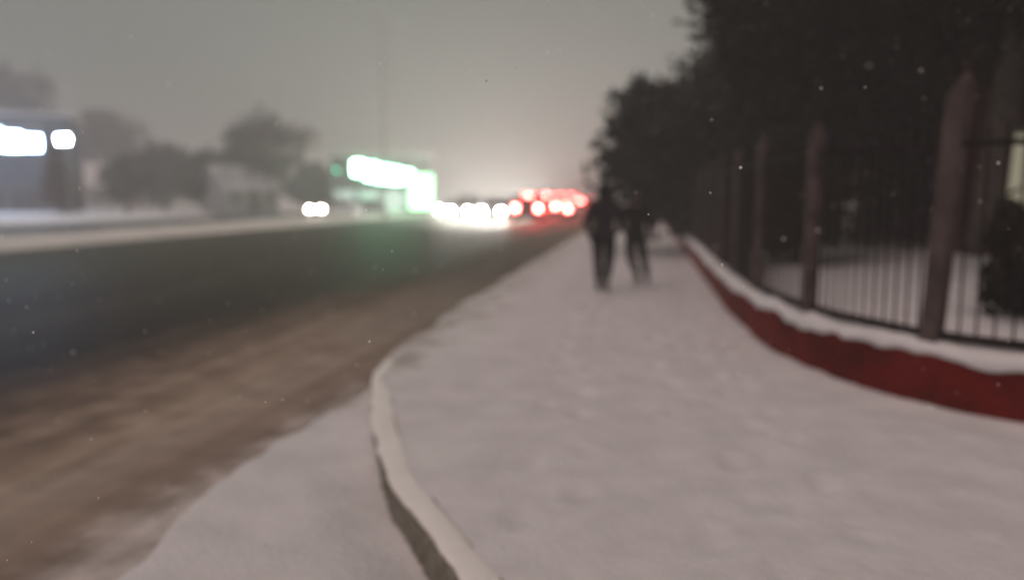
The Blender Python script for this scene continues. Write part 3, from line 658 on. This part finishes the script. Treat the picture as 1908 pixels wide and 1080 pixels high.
# ------------------------------------------------------------------ two walkers
def skin(name, nodes, edges, m, parent, root=0, sub=1):
    """nodes: (co, rx, ry). A skin-modifier body baked to a mesh."""
    me = D.meshes.new(name); me.from_pydata([n[0] for n in nodes], edges, []); me.update()
    o = D.objects.new(name, me); COL.objects.link(o)
    md = o.modifiers.new('skin', 'SKIN')
    for i, sv in enumerate(me.skin_vertices[0].data):
        sv.radius = nodes[i][1:3]; sv.use_root = (i == root)
    ss = o.modifiers.new('sub', 'SUBSURF'); ss.levels = ss.render_levels = sub
    dg = bpy.context.evaluated_depsgraph_get(); dg.update()
    bm = bmesh.new(); ev = o.evaluated_get(dg); t = ev.to_mesh(); bm.from_mesh(t); ev.to_mesh_clear()
    D.objects.remove(o); D.meshes.remove(me)
    return bm
def person(loc, rz, s, label, pose, hatkind, coat_len, trm, jm):
    root = empty('person', loc, rz); tag(root, label, 'person', 'two people walking away along the snowy pavement')
    hip, lk, la, rk, ra = pose['hip'], pose['lk'], pose['la'], pose['rk'], pose['ra']
    ls, le, lw, rs, re, rw = pose['ls'], pose['le'], pose['lw'], pose['rs'], pose['re'], pose['rw']
    V = lambda *a: tuple(c*s for c in a)
    toe = lambda a, up=0: (a[0], a[1]+0.17, a[2]-0.055+up)
    heel = lambda a: (a[0], a[1]-0.04, a[2]-0.05)
    lh, rh = (-0.10, 0.0, hip[2]-0.06), (0.10, 0.0, hip[2]-0.06)
    nodes = [(V(*hip), .15*s, .11*s), (V(0, 0, 1.10), .135*s, .10*s), (V(0, .01, 1.30), .155*s, .11*s), (V(0, .01, 1.43), .10*s, .08*s), (V(0, .025, 1.50), .055*s, .055*s),
             (V(0, .03, 1.57), .07*s, .085*s), (V(0, .035, 1.65), .078*s, .098*s), (V(0, .03, 1.725), .05*s, .065*s),
             (V(*lh), .085*s, .09*s), (V(*lk), .055*s, .06*s), (V(*la), .036*s, .04*s), (V(*toe(la)), .035*s, .022*s),
             (V(*rh), .085*s, .09*s), (V(*rk), .055*s, .06*s), (V(*ra), .036*s, .04*s), (V(*toe(ra)), .035*s, .022*s),
             (V(*ls), .062*s, .062*s), (V(*le), .043*s, .043*s), (V(*lw), .030*s, .024*s),
             (V(*rs), .062*s, .062*s), (V(*re), .043*s, .043*s), (V(*rw), .030*s, .024*s),
             (V(0, .135, 1.625), .014*s, .02*s)]
    ed = [(0, 1), (1, 2), (2, 3), (3, 4), (4, 5), (5, 6), (6, 7), (0, 8), (8, 9), (9, 10), (10, 11), (0, 12), (12, 13), (13, 14), (14, 15), (2, 16), (16, 17), (17, 18), (2, 19), (19, 20), (20, 21), (6, 22)]
    bm = skin('body', nodes, ed, M_skin, root)
    # hands: palm and five fingers, each its own chain, joined to the body mesh and to the glove
    gl = {}
    for side, w_, e_ in ((-1, Vector(lw), Vector(le)), (1, Vector(rw), Vector(re))):
        d = (w_-e_).normalized(); sd = Vector((0, 1, 0)); sd = (sd-d*sd.dot(d)).normalized(); pn = d.cross(sd)*side
        fb = bmesh.new()
        chains = []
        pc = [w_, w_+d*0.045, w_+d*0.085]
        chains.append([(V(*pc[0]), .026*s, .02*s), (V(*pc[1]), .040*s, .018*s), (V(*pc[2]), .038*s, .016*s)])
        for k, (o_, L) in enumerate(((-.030, .062), (-.010, .075), (.010, .080), (.030, .070))):
            b0 = w_+d*0.075+sd*o_; b1 = b0+d*L*.45-pn*0.006; b2 = b1+d*L*.3-pn*0.016; b3 = b2+d*L*.2-pn*0.02
            chains.append([(V(*q), r_*s, r_*s) for q, r_ in ((b0, .0095), (b1, .0095), (b2, .0085), (b3, .007))])
        t0 = w_+d*0.03+sd*0.030; t1 = t0+sd*0.028+d*0.025-pn*0.01; t2 = t1+sd*0.008+d*0.03-pn*0.012
        chains.append([(V(*q), r_*s, r_*s) for q, r_ in ((t0, .012), (t1, .011), (t2, .008))])
        for c in chains: join(fb, skin('hand', c, [(i, i+1) for i in range(len(c)-1)], None, None))
        me_ = D.meshes.new('hand'); fb.to_mesh(me_); fb.free()
        bm.from_mesh(me_); gl[side] = me_
    from_bm('body', bm, M_skin, root, smooth=True)
    k = 1.0
    # jacket: torso, skirt of the coat and sleeves
    jn = [(V(0, .0, hip[2]), .185*s, .155*s), (V(0, 0, 1.12), .175*s, .14*s), (V(0, .01, 1.31), .205*s, .16*s), (V(0, .015, 1.45), .115*s, .105*s), (V(0, .02, 1.52), .085*s, .085*s),
          (V(0, 0, hip[2]-coat_len), .195*s, .165*s),
          (V(*ls), .088*s, .09*s), (V(*le), .080*s, .082*s), (V(lw[0], lw[1], lw[2]+.01), .052*s, .052*s), (V(*rs), .088*s, .09*s), (V(*re), .080*s, .082*s), (V(rw[0], rw[1], rw[2]+.01), .052*s, .052*s)]
    bm = skin('jacket', jn, [(0, 1), (1, 2), (2, 3), (3, 4), (0, 5), (2, 6), (6, 7), (7, 8), (2, 9), (9, 10), (10, 11)], None, None, sub=2)
    from_bm('jacket', bm, jm, root, smooth=True)
    tn = [(V(0, 0, hip[2]-.02), .155*s, .13*s), (V(*lh), .105*s, .11*s), (V(*lk), .080*s, .085*s), (V(la[0], la[1], la[2]+.06), .062*s, .066*s), (V(*rh), .105*s, .11*s), (V(*rk), .080*s, .085*s), (V(ra[0], ra[1], ra[2]+.06), .062*s, .066*s)]
    from_bm('trousers', skin('trousers', tn, [(0, 1), (1, 2), (2, 3), (0, 4), (4, 5), (5, 6)], None, None, sub=2), trm, root, smooth=True)
    for a in (la, ra):
        up = a[2]-0.09
        bn = [(V(a[0], a[1]-.01, a[2]+.10), .058*s, .062*s), (V(a[0], a[1]-.015, a[2]), .056*s, .060*s), (V(a[0], a[1]+.06, a[2]-.04-up*.25), .050*s, .042*s), (V(a[0], a[1]+.175, a[2]-.052-up*.55), .042*s, .030*s)]
        from_bm('boot', skin('boot', bn, [(0, 1), (1, 2), (2, 3)], None, None, sub=2), M_rubber, root, smooth=True)
    for side in (-1, 1):
        g_ = link('glove', gl[side], M_black, root, True)
        for v in g_.data.vertices: v.co += v.normal*0.004*s
    if hatkind == 'hood':
        hn = [(V(0, .0, 1.49), .115*s, .11*s), (V(0, .005, 1.60), .115*s, .125*s), (V(0, .01, 1.70), .10*s, .115*s), (V(0, -.01, 1.765), .05*s, .06*s)]
        from_bm('hood', skin('hood', hn, [(0, 1), (1, 2), (2, 3)], None, None, sub=2), jm, root, smooth=True)
    else:
        hn = [(V(0, .02, 1.655), .097*s, .112*s), (V(0, .02, 1.71), .092*s, .105*s), (V(0, .015, 1.765), .055*s, .065*s), (V(0, .015, 1.80), .022*s, .022*s)]
        from_bm('knit_hat', skin('hat', hn, [(0, 1), (1, 2), (2, 3)], None, None, sub=2), M_black, root, smooth=True)
        hn = [(V(0, -.005, 1.64), .088*s, .098*s), (V(0, -.02, 1.55), .080*s, .075*s), (V(0, -.03, 1.46), .05*s, .035*s)]
        from_bm('hair', skin('hair', hn, [(0, 1), (1, 2)], None, None, sub=2), M_hair, root, smooth=True)
    return root
PA = dict(hip=(0, 0, .95), lk=(-.10, .10, .52), la=(-.09, .10, .10), rk=(.09, -.02, .50), ra=(.08, -.30, .17),
          ls=(-.19, 0, 1.40), le=(-.26, -.06, 1.13), lw=(-.24, .08, .92), rs=(.19, 0, 1.40), re=(.27, -.10, 1.14), rw=(.22, .05, 1.00))
PB = dict(hip=(0, 0, .94), lk=(-.07, -.04, .50), la=(.03, -.38, .17), rk=(.15, .16, .53), ra=(.24, .24, .10),
          ls=(-.185, 0, 1.39), le=(-.26, .02, 1.12), lw=(-.20, .16, .98), rs=(.185, 0, 1.39), re=(.25, -.08, 1.12), rw=(.25, .04, .90))
person((-0.60, 12.5, 0.0), R(-4), 0.98, 'taller person in dark clothes walking away on the left, nearer the kerb', PA, 'hood', .12, M_black, M_navy)
person((-0.13, 13.6, 0.0), R(3), 0.93, 'shorter person in dark clothes walking on the right, nearer the red wall', PB, 'hat', .16, M_black, M_black)

# ------------------------------------------------------------------ falling snow and haze
rs_ = random.Random(11); vs, fs = [], []
def flake(c, r):
    k = len(vs)
    for v in ((1, 0, 0), (-1, 0, 0), (0, 1, 0), (0, -1, 0), (0, 0, 1), (0, 0, -1)):
        vs.append(c + Vector(v)*r*rs_.uniform(.6, 1.2))
    for a, b_, c_ in ((0, 2, 4), (2, 1, 4), (1, 3, 4), (3, 0, 4), (2, 0, 5), (1, 2, 5), (3, 1, 5), (0, 3, 5)): fs.append((k+a, k+b_, k+c_))
for i in range(9000):
    c = Vector((rs_.uniform(-7, 6), rs_.uniform(-1.5, 11), rs_.uniform(0.1, 5)))
    if (c-Vector((0, 0, 1.5))).length < 1.05: continue
    flake(c, rs_.uniform(0.0016, 0.0048)*(1.0 if rs_.random() < 0.93 else 1.9))
M_flake = mat('snowflake', (0.86, 0.86, 0.86), 0.6, (0.9, 0.9, 0.9), 5.0)
fl = mesh('falling_snow', vs, fs, M_flake); tag(fl, 'small snowflakes falling through the air', 'snowfall', kind='stuff')

hz_ = from_bm('haze', bx(-340, 240, -55, 440, -1.4, 19.0)); tag(hz_, 'pale snowy haze hanging over the road', 'haze', kind='stuff')
M_haze = D.materials.new('haze'); M_haze.use_nodes = True
nt = M_haze.node_tree; nt.nodes.remove(nt.nodes['Principled BSDF'])
pv = nt.nodes.new('ShaderNodeVolumePrincipled'); pv.inputs['Density'].default_value = 0.0055; pv.inputs['Color'].default_value = (0.95, 0.95, 0.95, 1); pv.inputs['Anisotropy'].default_value = 0.0
nt.links.new(pv.outputs[0], nt.nodes['Material Output'].inputs['Volume'])
hz_.data.materials.append(M_haze)
